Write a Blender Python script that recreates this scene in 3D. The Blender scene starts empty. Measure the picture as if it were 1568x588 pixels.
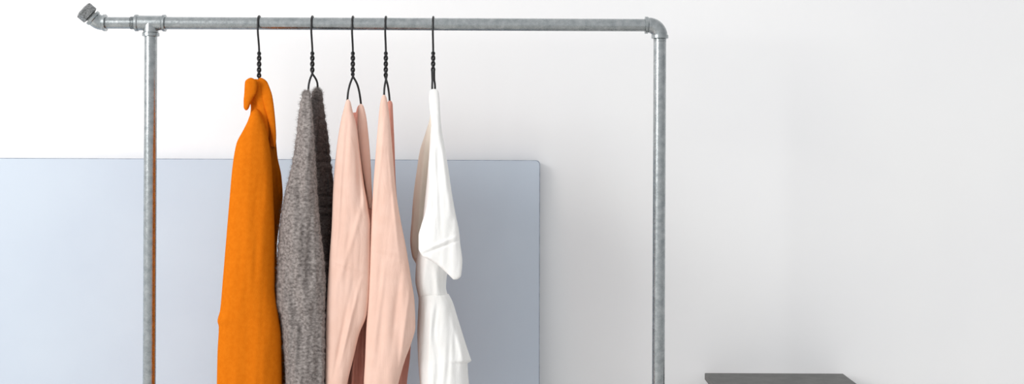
import bpy, math, random
from mathutils import Vector, noise, Matrix, Quaternion
random.seed(4)
F=1920.0; D0=3.2; CZ=1.478; ROLL=0.0044; S=1600/1568
def P(x,y,yd=0.0):
    """photo measurement -> world point at depth yd (rack plane is y=0)"""
    dx=x*S-800; dy=y*S-200
    c,s=math.cos(ROLL),math.sin(ROLL)
    a=dx*c+dy*s; b=-dx*s+dy*c
    D=D0+yd
    return Vector((a/F*D, yd, CZ-b/F*D))

# ---------------------------------------------------------------- materials
def new_mat(name):
    m=bpy.data.materials.new(name); m.use_nodes=True
    nt=m.node_tree; b=nt.nodes['Principled BSDF']
    return m,nt,b
def srgb(r,g,b):
    f=lambda c:(c/255/12.92) if c/255<=0.04045 else ((c/255+0.055)/1.055)**2.4
    return (f(r),f(g),f(b),1)
def noise_node(nt,scale,detail=4,vscale=(1,1,1),rough=0.55,dist=0.0):
    tc=nt.nodes.new('ShaderNodeTexCoord'); mp=nt.nodes.new('ShaderNodeMapping')
    mp.inputs['Scale'].default_value=vscale
    n=nt.nodes.new('ShaderNodeTexNoise'); n.inputs['Scale'].default_value=scale
    n.inputs['Detail'].default_value=detail; n.inputs['Roughness'].default_value=rough
    n.inputs['Distortion'].default_value=dist
    nt.links.new(tc.outputs['Object'],mp.inputs['Vector']); nt.links.new(mp.outputs['Vector'],n.inputs['Vector'])
    return n
def ramp(nt,src,c0,c1,p0=0.35,p1=0.65):
    r=nt.nodes.new('ShaderNodeValToRGB')
    r.color_ramp.elements[0].position=p0; r.color_ramp.elements[0].color=c0
    r.color_ramp.elements[1].position=p1; r.color_ramp.elements[1].color=c1
    nt.links.new(src,r.inputs['Fac']); return r
def bump(nt,b,src,strength,dist,prev=None):
    bp=nt.nodes.new('ShaderNodeBump'); bp.inputs['Strength'].default_value=strength
    bp.inputs['Distance'].default_value=dist
    if prev: nt.links.new(prev.outputs['Normal'],bp.inputs['Normal'])
    nt.links.new(src,bp.inputs['Height']); nt.links.new(bp.outputs['Normal'],b.inputs['Normal'])
    return bp
def fabric(name,c0,c1,scale=60,vs=(1,1,1),bs=900,bd=0.0006,sheen=0.2,p0=0.35,p1=0.65,bstr=0.5,wr=0.0):
    m,nt,b=new_mat(name)
    n=noise_node(nt,scale,6,vs); r=ramp(nt,n.outputs['Fac'],c0,c1,p0,p1)
    nt.links.new(r.outputs['Color'],b.inputs['Base Color'])
    prev=None
    if wr:
        n3=noise_node(nt,14,3,(1.7,1.7,0.5),0.5,0.8); prev=bump(nt,b,n3.outputs['Fac'],1.0,wr)
    n2=noise_node(nt,bs,3); bump(nt,b,n2.outputs['Fac'],bstr,bd,prev)
    b.inputs['Roughness'].default_value=1.0; b.inputs['Specular IOR Level'].default_value=0.0
    b.inputs['Sheen Weight'].default_value=sheen; b.inputs['Sheen Roughness'].default_value=0.5
    return m
M_orange=fabric('orange_felt',srgb(207,108,18),srgb(214,115,22),90,sheen=0.0,bs=500,bd=0.0015)
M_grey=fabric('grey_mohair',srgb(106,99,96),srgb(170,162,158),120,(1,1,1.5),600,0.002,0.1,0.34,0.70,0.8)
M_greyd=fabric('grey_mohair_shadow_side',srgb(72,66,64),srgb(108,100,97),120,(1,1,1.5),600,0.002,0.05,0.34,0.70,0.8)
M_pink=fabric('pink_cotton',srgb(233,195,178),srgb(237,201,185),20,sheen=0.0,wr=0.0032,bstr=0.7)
M_coral=fabric('pink_cotton_shaded',srgb(200,138,122),srgb(210,149,134),20,sheen=0.0,wr=0.005)  # same pink cotton, shade of the inner layers put into the colour
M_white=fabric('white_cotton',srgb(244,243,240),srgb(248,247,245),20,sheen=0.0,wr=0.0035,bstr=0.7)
M_cream=fabric('white_cotton_shaded',srgb(232,225,211),srgb(236,229,216),20,sheen=0.0,wr=0.004)  # white cotton lying in shade, the shade painted in as cream

M_galv,nt,b=new_mat('galvanised_steel')
n=noise_node(nt,60,6,(1,1,1),0.6); r=ramp(nt,n.outputs['Fac'],srgb(148,154,156),srgb(182,186,187),0.3,0.7)
nt.links.new(r.outputs['Color'],b.inputs['Base Color'])
n2=noise_node(nt,130,3); r2=ramp(nt,n2.outputs['Fac'],(0.20,)*3+(1,),(0.33,)*3+(1,))
nt.links.new(r2.outputs['Color'],b.inputs['Roughness'])
b.inputs['Metallic'].default_value=0.97; bump(nt,b,n2.outputs['Fac'],0.1,0.0004)
M_cap,nt,b=new_mat('dull_cast_steel')
n=noise_node(nt,220,6); r=ramp(nt,n.outputs['Fac'],srgb(95,97,97),srgb(160,162,162))
nt.links.new(r.outputs['Color'],b.inputs['Base Color']); b.inputs['Metallic'].default_value=0.8; b.inputs['Roughness'].default_value=0.4
bump(nt,b,n.outputs['Fac'],0.3,0.0006)
M_black,nt,b=new_mat('black_wire')
n=noise_node(nt,200); r=ramp(nt,n.outputs['Fac'],srgb(14,14,16),srgb(28,28,30))
nt.links.new(r.outputs['Color'],b.inputs['Base Color']); b.inputs['Roughness'].default_value=0.35
M_wall,nt,b=new_mat('white_painted_wall')
n=noise_node(nt,1.5,3); r=ramp(nt,n.outputs['Fac'],srgb(245,245,246),srgb(248,248,248))
nt.links.new(r.outputs['Color'],b.inputs['Base Color']); b.inputs['Roughness'].default_value=0.85
n2=noise_node(nt,45,6); bump(nt,b,n2.outputs['Fac'],0.12,0.004)
M_panel,nt,b=new_mat('pale_blue_painted_board')
n=noise_node(nt,3,4); r=ramp(nt,n.outputs['Fac'],srgb(194,205,218),srgb(198,209,221))
nt.links.new(r.outputs['Color'],b.inputs['Base Color']); b.inputs['Roughness'].default_value=0.6
n2=noise_node(nt,120,6); bump(nt,b,n2.outputs['Fac'],0.1,0.002)
M_edge,nt,b=new_mat('board_dark_edge')  # board rim, a darker blue-grey than its faces
n=noise_node(nt,40,4); r=ramp(nt,n.outputs['Fac'],srgb(120,130,146),srgb(156,164,178))
nt.links.new(r.outputs['Color'],b.inputs['Base Color']); b.inputs['Roughness'].default_value=0.7
M_table,nt,b=new_mat('charcoal_painted_metal')
n=noise_node(nt,30,5); r=ramp(nt,n.outputs['Fac'],srgb(84,84,82),srgb(98,98,95))
nt.links.new(r.outputs['Color'],b.inputs['Base Color']); b.inputs['Roughness'].default_value=0.5
M_floor,nt,b=new_mat('pale_concrete_floor')
n=noise_node(nt,6,6,(1,8,1)); r=ramp(nt,n.outputs['Fac'],srgb(200,198,195),srgb(216,215,212))
nt.links.new(r.outputs['Color'],b.inputs['Base Color']); b.inputs['Roughness'].default_value=0.55

# ---------------------------------------------------------------- mesh helpers
def make(name,verts,faces,mat,parent=None,smooth=True,angle=None):
    me=bpy.data.meshes.new(name); me.from_pydata([tuple(v) for v in verts],[],faces); me.update()
    import bmesh
    bm=bmesh.new(); bm.from_mesh(me); bmesh.ops.recalc_face_normals(bm,faces=bm.faces); bm.to_mesh(me); bm.free()
    if smooth: me.polygons.foreach_set('use_smooth',[True]*len(me.polygons))
    if smooth and angle: me.set_sharp_from_angle(angle=angle)
    me.materials.append(mat)
    o=bpy.data.objects.new(name,me); bpy.context.collection.objects.link(o)
    if parent: o.parent=parent
    return o
def empty(name):
    o=bpy.data.objects.new(name,None); bpy.context.collection.objects.link(o); return o
def sweep(name,pts,radii,mat,parent=None,n=32,angle=0.7,twist=0.0):
    pts=[Vector(p) for p in pts]
    if not hasattr(radii,'__len__'): radii=[radii]*len(pts)
    verts=[];faces=[]
    t0=(pts[1]-pts[0]).normalized()
    a=Vector((0,0,1)) if abs(t0.z)<0.8 else Vector((0,1,0))
    u=t0.cross(a).normalized(); prev=t0
    for i,p in enumerate(pts):
        if i==0: t=t0
        elif i==len(pts)-1: t=(pts[i]-pts[i-1])
        else: t=(pts[i+1]-pts[i-1])
        t=t.normalized() if t.length>1e-9 else prev
        q=prev.rotation_difference(t); u=(q@u); u=(u-t*u.dot(t)).normalized(); prev=t
        v=t.cross(u)
        for k in range(n):
            an=2*math.pi*k/n+twist
            verts.append(p+(u*math.cos(an)+v*math.sin(an))*radii[i])
    for i in range(len(pts)-1):
        for k in range(n):
            faces.append((i*n+k,i*n+(k+1)%n,(i+1)*n+(k+1)%n,(i+1)*n+k))
    faces.append(tuple(range(n))); faces.append(tuple((len(pts)-1)*n+k for k in range(n)))
    return make(name,verts,faces,mat,parent,True,angle)
def axial(name,p,d,prof,mat,parent,n=32,angle=0.6,twist=0):
    d=Vector(d).normalized(); p=Vector(p)
    return sweep(name,[p+d*s for s,_ in prof],[r for _,r in prof],mat,parent,n,angle,twist)
def box(name,lo,hi,mat,parent=None,bevel=0.0):
    x0,y0,z0=lo;x1,y1,z1=hi
    v=[(x0,y0,z0),(x1,y0,z0),(x1,y1,z0),(x0,y1,z0),(x0,y0,z1),(x1,y0,z1),(x1,y1,z1),(x0,y1,z1)]
    f=[(0,1,2,3),(4,5,6,7),(0,1,5,4),(1,2,6,5),(2,3,7,6),(3,0,4,7)]
    o=make(name,v,f,mat,parent,False)
    if bevel:
        m=o.modifiers.new('b','BEVEL'); m.width=bevel; m.segments=3
    return o

# ---------------------------------------------------------------- room
WY=0.5
box('wall_back',(-4.5,WY,0),(4.5,WY+0.12,3.2),M_wall)
box('floor',(-4.5,-4.5,-0.1),(4.5,WY+0.12,0),M_floor)
box('baseboard_back',(-4.5,WY-0.014,0),(4.5,WY,0.09),M_wall,None,0.003)

# leaning pale-blue board with rounded corners
def board():
    TR=P(827,246,WY-0.05); W=2.15; zt=TR.z; th=0.035
    xr=TR.x; xl=xr-W; yt=WY-0.045; yb=WY-0.17
    H=math.hypot(zt,yt-yb); R=0.012
    out=[]
    for cx,cy,a0 in ((W-R,H-R,0),(R,H-R,90),(R,R,180),(W-R,R,270)):
        for k in range(9):
            a=math.radians(a0+k*90/8); out.append((cx+R*math.cos(a),cy+R*math.sin(a)))
    n=len(out); ang=math.atan2(yt-yb,zt)
    def w(a,b,c): # a along x, b up slope, c thickness toward the wall
        return (xl+a, yb+b*math.sin(ang)+c*math.cos(ang), b*math.cos(ang)-c*math.sin(ang)+0.001)
    e=0.002
    rings=[]
    def ins(s): return [(W/2+(a-W/2)*(1-2*s/W),H/2+(b-H/2)*(1-2*s/H)) for a,b in out]
    for s,c in ((e,0),(0,e),(0,th-e),(e,th)):
        rings.append([w(a,b,c) for a,b in ins(s)])
    v=[p for r_ in rings for p in r_]; f=[tuple(range(n)),tuple(3*n+k for k in range(n))]
    for i in range(3):
        for k in range(n): f.append((i*n+k,i*n+(k+1)%n,(i+1)*n+(k+1)%n,(i+1)*n+k))
    o=make('leaning_blue_board',v,f,M_panel,None,False)
    o.data.materials.append(M_edge)
    for p in o.data.polygons:
        if len(p.vertices)==4: p.material_index=1
board()

# ---------------------------------------------------------------- rack
rack=empty('pipe_garment_rack')
RP=0.0163
A=P(231,36); B=P(1010.5,36); xa=A.x; xb=B.x
zr=P(620,37).z
xTl=P(207,36).x; xTr=P(254,36).x
sweep('top_rail',[(xTr-0.01,0,zr),(P(990,39).x,0,zr)],RP,M_galv,rack)
# tee fitting
RB=0.0195; RC=0.0222
L=xTr-xTl
axial('tee_body',(xTl,0,zr),(1,0,0),[(0,0.0175),(0.001,RC),(0.007,RC),(0.010,RB),(L-0.010,RB),(L-0.007,RC),(L-0.001,RC),(L,0.0175)],M_galv,rack)
axial('tee_branch',(xa,0,zr),(0,0,-1),[(0,RB),(0.016,RB+0.0005),(0.024,RB),(0.026,RC),(0.034,RC),(0.0355,0.0175)],M_galv,rack)
# nipple + 45 elbow + hex plug
x163=P(163,34).x
sweep('end_nipple',[(xTl+0.005,0,zr),(x163-0.005,0,zr)],RP-0.0008,M_galv,rack)
for k in range(5):
    xx=xTl-0.001-0.0022*k
    axial('thread_%d'%k,(xx,0,zr),(-1,0,0),[(0,RP-0.001),(0.0008,RP+0.0006),(0.0016,RP-0.001)],M_galv,rack)
d1=Vector((-1,0,0)); d2=Vector((-0.70,-0.22,0.62)).normalized()
pts=[];rad=[]
p=Vector((x163,0,zr))
for s,r_ in ((0,0.0175),(0.001,RC),(0.007,RC),(0.0095,RB)):
    pts.append(p+d1*s); rad.append(r_)
q=pts[-1].copy()
for k in range(1,9):
    d=d1.lerp(d2,k/8).normalized(); q=q+d*0.0028; pts.append(q.copy()); rad.append(RB)
for s,r_ in ((0.002,RC),(0.009,RC),(0.0095,0.0175)):
    pts.append(q+d2*s); rad.append(r_)
sweep('end_elbow',pts,rad,M_galv,rack)
e=q+d2*0.0095
axial('plug_neck',e-d2*0.002,d2,[(0,0.0145),(0.006,0.0145)],M_cap,rack)
axial('plug_hex',e+d2*0.003,d2,[(0,0.018),(0.002,0.0245),(0.024,0.0245),(0.027,0.0195),(0.027,0.012),(0.023,0.0115)],M_cap,rack,n=6,angle=0.3,twist=0.35)
# right 90 elbow
pts=[];rad=[]
x0=P(987,39).x; p=Vector((x0,0,zr))
for s,r_ in ((0,0.0175),(0.001,RC),(0.008,RC),(0.0105,RB)):
    pts.append(p+Vector((s,0,0))); rad.append(r_)
cx=pts[-1].x; Rr=xb-cx
for k in range(1,17):
    a=math.pi/2*k/16; pts.append(Vector((cx+Rr*math.sin(a),0,zr-Rr*(1-math.cos(a))))); rad.append(RB+0.0005)
zc=P(1010,54).z
for z_,r_ in ((zc+0.002,RB),(zc,RC),(zc-0.008,RC),(zc-0.0095,0.0175)):
    pts.append(Vector((xb,0,z_))); rad.append(r_)
sweep('corner_elbow',pts,rad,M_galv,rack)
for k in range(4):
    zz=zc-0.0095-0.0022*k
    axial('corner_thread_%d'%k,(xb,0,zz),(0,0,-1),[(0,RP-0.001),(0.0008,RP+0.0006),(0.0016,RP-0.001)],M_galv,rack)
for nm,x in (('left',xa),('right',xb)):
    sweep('upright_'+nm,[(x,0,zr-0.03),(x,0,0.06)],RP,M_galv,rack)
    axial('foot_tee_'+nm,(x,0,0.085),(0,0,-1),[(0,0.0175),(0.001,RC),(0.008,RC),(0.01,RB),(0.05,RB)],M_galv,rack)
    axial('foot_hub_'+nm,(x,-0.03,0.0225),(0,1,0),[(0,0.0175),(0.001,RC),(0.008,RC),(0.01,RB),(0.05,RB),(0.052,RC),(0.059,RC),(0.06,0.0175)],M_galv,rack)
    sweep('foot_pipe_'+nm,[(x,-0.27,0.0225),(x,0.27,0.0225)],RP,M_galv,rack)
    for sg in (-1,1):
        axial('foot_cap_%s_%d'%(nm,sg),(x,sg*0.25,0.0225),(0,sg,0),[(0,0.0175),(0.001,RC),(0.025,RC),(0.03,0.016)],M_galv,rack)

# ---------------------------------------------------------------- hangers
WR=0.0027
def hanger(x, ytw0, ytw1, near, far):
    h=empty('wire_hanger')
    c=P(x,37); cx=c.x
    pts=[]
    R=RP+WR+0.0002
    zt=zr; zn=P(x,ytw0).z
    for k in range(0,25):
        a=math.radians(-18+k*(198/24))     # from behind, over the top, to the front
        pts.append(Vector((cx,R*math.cos(a),zt+R*math.sin(a))))
    p_=pts[-1]
    # front of the hook comes down past the rail, then back to the centre line
    for k in range(1,15):
        t=k/14
        zz=p_.z+(zn-p_.z)*t
        s=0 if p_.z-zz<0.012 else min(1,((p_.z-zz)-0.012)/(p_.z-zn-0.012)); s=s*s*(3-2*s)
        pts.append(Vector((cx,p_.y*(1-s),zz)))
    sweep('hook',pts,WR,M_black,h,12,1.2)
    z1=P(x,ytw1).z
    L=zn-z1; turns=max(1.5,L/0.030)
    for ph in (0,math.pi):
        pts=[]
        for k in range(61):
            t=k/60; a=ph+t*turns*2*math.pi/1.0
            rr=0.0032*min(1,t*12+0.3)
            pts.append(Vector((cx+rr*math.cos(a),rr*math.sin(a),zn-L*t)))
        sweep('twist_%d'%(1 if ph else 0),pts,0.0029,M_black,h,10,1.2)
        last=pts[-1]
        arm=near if ph==0 else far
        q=[last]
        for a_ in arm: q.append(P(*a_))
        sm=[]
        for i in range(len(q)-1):
            p0=q[max(0,i-1)];p1=q[i];p2=q[i+1];p3=q[min(len(q)-1,i+2)]
            for k in range(10):
                t=k/10
                sm.append(0.5*((2*p1)+(p2-p0)*t+(2*p0-5*p1+4*p2-p3)*t*t+(3*p1-p0-3*p2+p3)*t**3))
        sm.append(q[-1])
        sweep('arm_%d'%(1 if ph else 0),sm,WR,M_black,h,10,1.2)
    return h
hanger(397,80,117,[(396,124,-0.004),(394,160,-0.012),(393,200,-0.04),(390,235,-0.08)],[(399,126,0.01),(405,170,0.04),(413,250,0.10)])
hanger(478.5,80,112,[(474,124,-0.012),(472,140,-0.02),(470,200,-0.08)],[(485,124,0.015),(487,140,0.025),(492,200,0.09)])
hanger(540.5,80,114,[(535,132,-0.012),(532,153,-0.02),(530,210,-0.07)],[(548,132,0.015),(553,162,0.03),(556,210,0.08)])
hanger(591,80,115,[(589,132,-0.012),(588,150,-0.02),(587,210,-0.07)],[(594,132,0.012),(597,160,0.03),(598,210,0.07)])
hanger(663.5,80,108,[(662,122,-0.012),(662,140,-0.02),(666,200,-0.065)],[(665,122,0.012),(666,140,0.02),(662,210,0.05)])

# ---------------------------------------------------------------- cloth
def pchip(pts):
    pts=sorted(pts); xs=[p[0] for p in pts]; ys=[p[1] for p in pts]; n=len(xs)
    if n==1: return lambda x: ys[0]
    h=[xs[i+1]-xs[i] for i in range(n-1)]; dl=[(ys[i+1]-ys[i])/h[i] for i in range(n-1)]
    m=[dl[0]]+[0 if dl[i-1]*dl[i]<=0 else 2*dl[i-1]*dl[i]/(dl[i-1]+dl[i]) for i in range(1,n-1)]+[dl[-1]]
    def f(x):
        if x<=xs[0]: return ys[0]
        if x>=xs[-1]: return ys[-1]
        i=0
        while x>xs[i+1]: i+=1
        t=(x-xs[i])/h[i]
        return (2*t**3-3*t*t+1)*ys[i]+(t**3-2*t*t+t)*h[i]*m[i]+(-2*t**3+3*t*t)*ys[i+1]+(t**3-t*t)*h[i]*m[i+1]
    return f
def cloth(name,left,right,yc,th,mat,parent,folds=(),amp=0.006,fx=0.06,fy=0.008,seed=0,step=2.5,nt=128,
          jag=0.0,gather=None,topround=14,botround=4,ex=0.75,tip=6,bottip=0):
    fl=pchip([(b,a) for a,b in left]); fr=pchip([(b,a) for a,b in right])
    y0=max(left[0][1],right[0][1]); y1=min(left[-1][1],right[-1][1])
    if hasattr(yc,'__len__'): fy_=pchip(yc)
    else: fy_=lambda y: yc
    ft=pchip(th) if hasattr(th,'__len__') else (lambda y: th)
    ys=[]; y=y0
    while y<y1-0.01:
        ys.append(y)
        y+= 0.6 if (y-y0<tip or y1-y<bottip) else step
    ys.append(y1); rows=len(ys)-1
    verts=[];faces=[]
    for i,py in enumerate(ys):
        l=fl(py); r_=fr(py)
        if jag:
            l+=jag*noise.noise(Vector((py*0.15,seed,3.1))); r_+=jag*noise.noise(Vector((py*0.15,seed,9.1)))
        if tip and py-y0<tip:      # rounded top
            u=1-(py-y0)/tip; k_=0.08+0.92*math.sqrt(max(0,1-u*u)); m_=(l+r_)/2; hw=(r_-l)/2*k_; l=m_-hw; r_=m_+hw
        if bottip and y1-py<bottip:
            u=1-(y1-py)/bottip; k_=0.08+0.92*math.sqrt(max(0,1-u*u)); m_=(l+r_)/2; hw=(r_-l)/2*k_; l=m_-hw; r_=m_+hw
        if r_-l<0.6: m_=(l+r_)/2; l=m_-0.3; r_=m_+0.3
        T=ft(py)
        tt=min(1,(py-y0)/topround); T1=T*(0.12+0.88*math.sqrt(max(0,1-(1-tt)**2)))
        tb=min(1,(y1-py)/botround); T1*=0.5+0.5*math.sqrt(max(0,1-(1-tb)**2))
        T1=min(T1,(r_-l)/S/600*1.1+0.004) if T<0.09 else T1
        yy0=fy_(py)
        for k in range(nt):
            a=2*math.pi*k/nt; c=math.cos(a); s=math.sin(a)
            px=(l+r_)/2+(r_-l)/2*(math.copysign(abs(c)**0.9,c))
            sy=math.copysign(abs(s)**ex,s)
            dep=yy0-T1*sy
            env=min(1,abs(s)*1.6)*min(1,(py-y0)/30+0.1)
            dd=amp*noise.noise(Vector((px*fx,py*fy,seed*7.3+(0 if s>0 else 5))))*2
            dd+=amp*0.5*noise.noise(Vector((px*fx*2.3+py*0.01,py*fy*1.7,seed*3.3+2)))
            if s>0:
                for (ax,ay,bx,by,w,am) in folds:
                    vx,vy=bx-ax,by-ay; L2=vx*vx+vy*vy
                    t=((px-ax)*vx+(py-ay)*vy)/L2; tc=max(0,min(1,t))
                    dx=px-(ax+vx*tc); dy=py-(ay+vy*tc)
                    d2_=(dx*dx+dy*dy)/(w*w)
                    if d2_<9: dd+=am*math.exp(-d2_)*(math.sin(math.pi*(0.12+0.76*tc)))
            if gather and py>gather[0]:
                g=min(1,(py-gather[0])/25)
                ph=px*gather[1]+1.3*noise.noise(Vector((px*0.05,py*0.012,seed)))*3
                dd+=gather[2]*g*math.sin(ph)
            dep-=dd*env
            verts.append(P(px,py,dep))
    for i in range(rows):
        for k in range(nt):
            faces.append((i*nt+k,i*nt+(k+1)%nt,(i+1)*nt+(k+1)%nt,(i+1)*nt+k))
    faces.append(tuple(range(nt))); faces.append(tuple(rows*nt+k for k in range(nt)))
    return make(name,verts,faces,mat,parent)

# --- orange coat
oc=empty('orange_wool_coat')
cloth('near_sleeve',
 [(388,166),(382,178),(379,186),(372,200),(362,220),(356,255),(351,310),(346,370),(341,430),(337,475),(333,492),(335,500),(333,540),(332,588),(331,700),(332,900)],
 [(396,166),(402,178),(406,190),(411,212),(416,250),(419,310),(421,370),(421,440),(426,480),(431,520),(432,588),(433,700),(432,900)],
 [(166,-0.03),(240,-0.09),(900,-0.10)],[(166,0.03),(260,0.05),(900,0.065)],M_orange,oc,
 folds=[(352,480,425,500,7,-0.0015),(385,330,398,560,16,0.003)],amp=0.0018,seed=1)
cloth('coat_body',
 [(392,130),(390,160),(388,200),(385,260),(380,350),(365,450),(352,588),(345,900)],
 [(411,130),(417,160),(421,195),(425,240),(431,270),(433,300),(429,335),(424,380),(426,440),(431,480),(435,520),(437,588),(437,900)],
 [(130,0.0),(250,0.06),(900,0.06)],[(130,0.02),(250,0.10),(900,0.11)],M_orange,oc,amp=0.006,seed=2,
 folds=[(421,215,428,330,3,-0.012)])
cloth('collar_roll',
 [(379,119),(375,126),(374,142),(373,155),(373,163),(374,169)],
 [(389,119),(394,126),(393,140),(388,150),(384,158),(380,169)],
 -0.045,[(119,0.012),(169,0.012)],M_orange,oc,amp=0.001,seed=3,topround=6,botround=6,step=1.2,nt=64,tip=5,bottip=5)
cloth('collar_stand',
 [(383,121),(381,135),(382,150),(384,165),(382,180),(374,200),(368,214)],
 [(400,121),(407,130),(411,145),(413,165),(414,185),(413,205),(411,214)],
 [(121,-0.01),(170,-0.022),(214,-0.045)],[(121,0.02),(214,0.03)],M_orange,oc,
 folds=[(384,150,396,168,3,-0.006)],amp=0.002,seed=4,topround=8,step=1.5)
cloth('collar_back',
 [(394,119),(396,130),(399,150),(404,175),(408,205),(411,225)],
 [(404,119),(410,127),(416,145),(419,170),(421,195),(422,225)],
 [(119,0.0),(225,-0.01)],[(119,0.02),(225,0.035)],M_orange,oc,amp=0.002,seed=5,topround=8,step=1.5)
cloth('collar_lapel',
 [(394,120),(397,132),(401,147),(405,163),(410,182),(415,205),(419,226)],
 [(404,120),(411,130),(417,147),(420,168),(422,190),(423,210),(422,226)],
 [(120,-0.022),(170,-0.045),(226,-0.065)],0.007,M_orange,oc,amp=0.001,seed=6,topround=5,step=1.5,nt=64,tip=5,bottip=6)

# --- grey mohair cardigan
gc=empty('grey_mohair_cardigan')
g1=cloth('near_sleeve',
 [(465,139),(461,152),(458,170),(452,220),(445,260),(437,292),(430,330),(426,370),(423,420),(422,462),(427,480),(431,500),(433,530),(436,560),(437,588),(440,690)],
 [(474,139),(477,152),(479,180),(482,220),(485,270),(488,320),(492,360),(497,400),(499,440),(498,480),(498,530),(497,588),(496,690)],
 [(139,-0.03),(230,-0.085),(690,-0.10)],[(139,0.02),(260,0.045),(690,0.05)],M_grey,gc,
 folds=[(466,180,470,420,6,0.006),(484,300,492,480,5,-0.006),(440,440,470,520,8,-0.007),(432,470,480,470,9,0.006),(450,300,440,430,9,0.005),(455,480,452,588,6,0.005),(478,500,482,600,6,0.005)],amp=0.008,seed=11,jag=2)
g2=cloth('cardigan_body',
 [(480,135),(476,155),(474,200),(470,300),(460,400),(455,690)],
 [(491,135),(494,148),(497,170),(502,205),(507,250),(511,290),(510,330),(507,380),(504,440),(501,490),(501,588),(502,690)],
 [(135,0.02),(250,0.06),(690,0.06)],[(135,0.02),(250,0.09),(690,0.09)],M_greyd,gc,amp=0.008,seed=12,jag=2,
 folds=[(496,200,503,330,3,-0.012)])
g3=cloth('cardigan_neck',
 [(470,150),(470,170),(472,240)],[(484,150),(488,170),(480,240)],
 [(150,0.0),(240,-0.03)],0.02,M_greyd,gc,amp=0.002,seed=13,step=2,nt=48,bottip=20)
def fuzz(objs,parent,mat,count,ln,w):
    v=[];f=[]
    for o in objs:
        me=o.data; np_=len(me.polygons)
        for _ in range(count):
            p=me.polygons[random.randrange(np_)]
            if len(p.vertices)>4: continue
            c=p.center; nrm=p.normal
            if nrm.y>0.6: continue
            d=(nrm*0.75+Vector((random.gauss(0,.6),random.gauss(0,.6),random.gauss(0,.6)))).normalized()
            l=ln*random.uniform(0.4,1.3); s=d.cross(Vector((0,1,0.1))).normalized()*w
            m=c+d*l*0.5+Vector((0,0,random.uniform(-1,1)*l*0.15)); e=c+d*l+Vector((random.uniform(-1,1)*l*0.3,0,random.uniform(-1,1)*l*.3))
            b=len(v); v+= [c-s,c+s,m+s*0.8,m-s*0.8,e]; f+=[(b,b+1,b+2,b+3),(b+3,b+2,b+4)]
    make('mohair_fuzz',v,f,mat,parent)
fuzz([g1,g2],gc,M_grey,9000,0.008,0.00018)

# --- pink blouse (left one)
def blouse1():
    p=empty('pink_blouse')
    cloth('near_sleeve',
     [(530,152),(527,165),(523,180),(518,208),(514,240),(510,290),(508,345),(504,400),(501,450),(499,500),(498,588),(500,660)],
     [(536,152),(540,170),(546,193),(551,235),(557,280),(564,322),(567,345),(567,400),(566,440),(562,480),(550,512),(542,545),(532,588),(522,660)],
     [(152,-0.03),(240,-0.085),(660,-0.10)],[(152,0.012),(260,0.028),(660,0.028)],M_pink,p,
     folds=[(528,190,512,420,3,0.003),(508,400,566,418,1.5,0.0015),(510,405,560,423,1.5,-0.0015),(545,215,555,330,3,-0.003),(560,300,520,430,4,0.003),(552,430,520,560,3,0.004),(540,430,510,580,3,-0.003),(508,330,530,345,2,0.0015)],amp=0.0025,seed=21)
    cloth('blouse_body',
     [(548,160),(544,175),(536,195),(530,240),(528,330),(525,420),(520,500),(516,700)],
     [(556,160),(560,180),(564,205),(567,240),(569,280),(571,330),(570,400),(566,440),(563,500),(560,588),(558,700)],
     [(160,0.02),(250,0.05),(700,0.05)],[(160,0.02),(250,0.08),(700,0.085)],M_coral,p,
     folds=[(545,500,540,600,3,0.010),(552,490,550,600,2.5,-0.010)],amp=0.008,fx=0.12,seed=22)
    cloth('far_shoulder',
     [(549,159),(548,175),(547,200),(551,240),(558,280),(565,320)],
     [(556,159),(561,180),(564,205),(567,240),(569,280),(570,320)],
     [(159,-0.005),(320,-0.05)],0.012,M_pink,p,amp=0.003,seed=23,nt=48)
    cloth('neckline_back',
     [(536,172),(538,185),(544,215)],[(553,172),(554,185),(556,215)],
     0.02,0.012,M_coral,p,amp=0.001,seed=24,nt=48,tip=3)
blouse1()
def blouse2():
    p=empty('pink_blouse.001')
    cloth('near_sleeve',
     [(585,145),(582,160),(579,190),(575,240),(572,280),(569,330),(567,370),(566,400),(564,450),(561,500),(559,550),(557,588),(556,660)],
     [(591,145),(594,160),(597,185),(601,230),(606,290),(614,340),(622,380),(630,430),(635,465),(636,500),(630,525),(620,552),(610,588),(596,660)],
     [(145,-0.03),(240,-0.085),(660,-0.10)],[(145,0.012),(260,0.028),(660,0.03)],M_pink,p,
     folds=[(588,180,574,330,3,0.003),(596,240,612,400,3,0.003),(568,380,628,392,1.5,0.0015),(570,387,625,400,1.5,-0.0015),(590,400,570,560,4,0.003),(612,420,596,560,4,-0.003),(628,440,612,560,3,0.003)],amp=0.0025,seed=31)
    cloth('blouse_body',
     [(593,154),(590,180),(586,240),(584,400),(580,700)],
     [(601,154),(602,175),(604,220),(606,280),(612,340),(618,400),(626,450),(630,500),(628,545),(623,588),(618,700)],
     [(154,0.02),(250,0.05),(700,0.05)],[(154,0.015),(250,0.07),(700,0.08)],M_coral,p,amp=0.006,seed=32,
     folds=[(618,520,612,600,3,0.01)])
blouse2()

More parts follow.
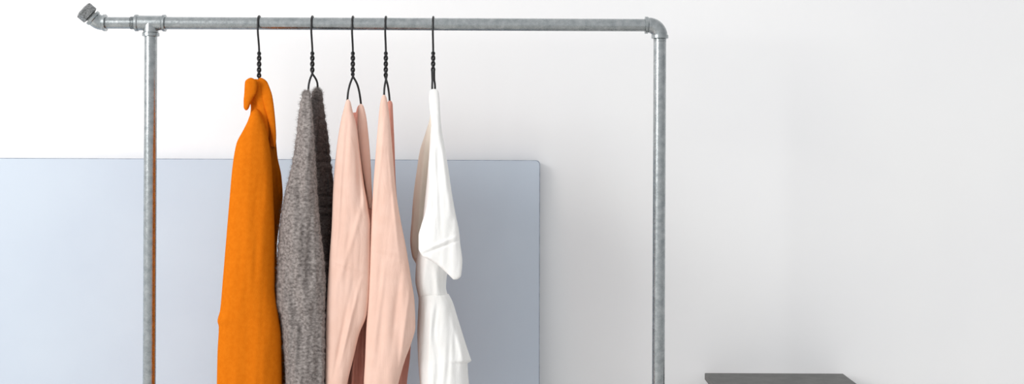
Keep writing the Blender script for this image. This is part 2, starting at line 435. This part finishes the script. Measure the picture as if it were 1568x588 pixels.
# --- white top with flared sleeve and peplum
wt=empty('white_blouse')
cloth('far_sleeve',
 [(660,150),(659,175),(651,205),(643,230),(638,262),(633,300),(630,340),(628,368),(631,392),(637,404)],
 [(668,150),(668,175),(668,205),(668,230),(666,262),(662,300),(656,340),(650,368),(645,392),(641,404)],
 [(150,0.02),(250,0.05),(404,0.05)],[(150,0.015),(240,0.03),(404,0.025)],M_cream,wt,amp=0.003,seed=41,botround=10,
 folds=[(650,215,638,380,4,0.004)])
cloth('near_sleeve',
 [(658,136),(657,150),(658,165),(660,185),(661,205),(658,235),(656,262),(657,290),(652,322),(645,345),(641,362),(641,380),(647,392),(660,399),(673,408),(684,418),(694,428)],
 [(671,136),(673,150),(674,170),(676,195),(680,220),(686,255),(691,290),(697,325),(703,355),(705,375),(708,400),(707,415),(706,422),(702,427),(699,428),(698,428.5),(697,429)],
 [(136,-0.02),(230,-0.08),(340,-0.11),(429,-0.12)],[(136,0.012),(230,0.022),(340,0.018),(429,0.010)],M_white,wt,
 folds=[(645,385,700,362,2.5,0.003),(646,390,703,368,1.6,-0.003),(672,190,690,330,4,0.003),(662,240,664,330,3,-0.003),(668,210,676,360,3,-0.002)],amp=0.0025,seed=42,botround=8,step=1.3)
cloth('top_bodice',
 [(660,190),(655,260),(648,330),(641,380),(637,405),(636,430),(639,447),(641,456)],
 [(674,190),(680,260),(688,330),(690,380),(689,405),(684,425),(683,440),(687,456)],
 [(190,-0.0),(330,-0.03),(456,-0.03)],[(190,0.03),(300,0.05),(456,0.05)],M_white,wt,
 folds=[(650,400,645,455,5,0.004),(668,410,672,455,5,0.005)],amp=0.003,seed=43)
cloth('peplum',
 [(640,450),(641,460),(640,480),(639,510),(640,545),(643,588),(646,640)],
 [(687,450),(693,462),(700,484),(708,510),(715,532),(721,550),(722,553),(716,556),(717,575),(718,588),(720,640)],
 -0.03,[(450,0.05),(640,0.075)],M_white,wt,folds=[(660,460,655,600,3,0.003),(690,480,712,560,4,0.003)],
 amp=0.003,seed=44,gather=(450,0.42,0.001),topround=3,step=1.8,nt=220,tip=0)

# ---------------------------------------------------------------- side table
tb=empty('side_table')
q0=P(1079,571,WY-0.03); q1=P(1291,572,WY-0.03)
x0,x1=q0.x,q1.x; zt=(q0.z+q1.z)/2; y1=WY-0.03; y0=y1-0.40
box('table_top',(x0,y0,zt-0.02),(x1,y1,zt),M_table,tb,0.002)
for i,(a,b_) in enumerate(((x0+.03,y0+.03),(x1-.03,y0+.03),(x0+.03,y1-.03),(x1-.03,y1-.03))):
    box('leg_%d'%i,(a-.0125,b_-.0125,0),(a+.0125,b_+.0125,zt-0.018),M_table,tb,0.002)
for i,yy in enumerate((y0+.03,y1-.03)):
    box('stretcher_%d'%i,(x0+.03,yy-.01,0.2),(x1-.03,yy+.01,0.22),M_table,tb,0.002)
for i,xx in enumerate((x0+.03,x1-.03)):
    box('apron_%d'%i,(xx-.01,y0+.03,zt-0.05),(xx+.01,y1-.03,zt-0.018),M_table,tb,0.002)

# ---------------------------------------------------------------- light
def area(name,loc,tgt,sx,sy,power,col=(1,1,1)):
    l=bpy.data.lights.new(name,'AREA'); l.shape='RECTANGLE'; l.size=sx; l.size_y=sy; l.energy=power; l.color=col
    o=bpy.data.objects.new(name,l); bpy.context.collection.objects.link(o); o.location=loc
    o.rotation_euler=(Vector(tgt)-Vector(loc)).to_track_quat('-Z','Y').to_euler(); return o
area('window_light',(-3.3,-2.8,2.7),(-0.1,0.4,1.5),1.8,2.0,108,(1.0,0.998,0.99))
w=bpy.data.worlds.new('studio'); bpy.context.scene.world=w; w.use_nodes=True
nt=w.node_tree; bg=nt.nodes['Background']
tc=nt.nodes.new('ShaderNodeTexCoord'); sp=nt.nodes.new('ShaderNodeSeparateXYZ'); nt.links.new(tc.outputs['Generated'],sp.inputs[0])
mr=nt.nodes.new('ShaderNodeMapRange'); mr.inputs[1].default_value=-1; mr.inputs[2].default_value=1
nt.links.new(sp.outputs['X'],mr.inputs[0])
cr=ramp(nt,mr.outputs[0],(0.95,0.955,0.96,1),(0.56,0.565,0.575,1),0.1,0.9)
nt.links.new(cr.outputs['Color'],bg.inputs['Color']); bg.inputs['Strength'].default_value=1.07

# ---------------------------------------------------------------- camera
cam=bpy.data.cameras.new('camera'); co=bpy.data.objects.new('camera',cam); bpy.context.collection.objects.link(co)
cam.sensor_width=36; cam.lens=F/1600*36; cam.shift_y=-100/1600
co.location=(0,-D0,CZ)
co.rotation_mode='QUATERNION'
co.rotation_quaternion=Quaternion((1,0,0),math.pi/2)@Quaternion((0,0,1),ROLL)
bpy.context.scene.camera=co
bpy.context.scene.view_settings.view_transform='Standard'
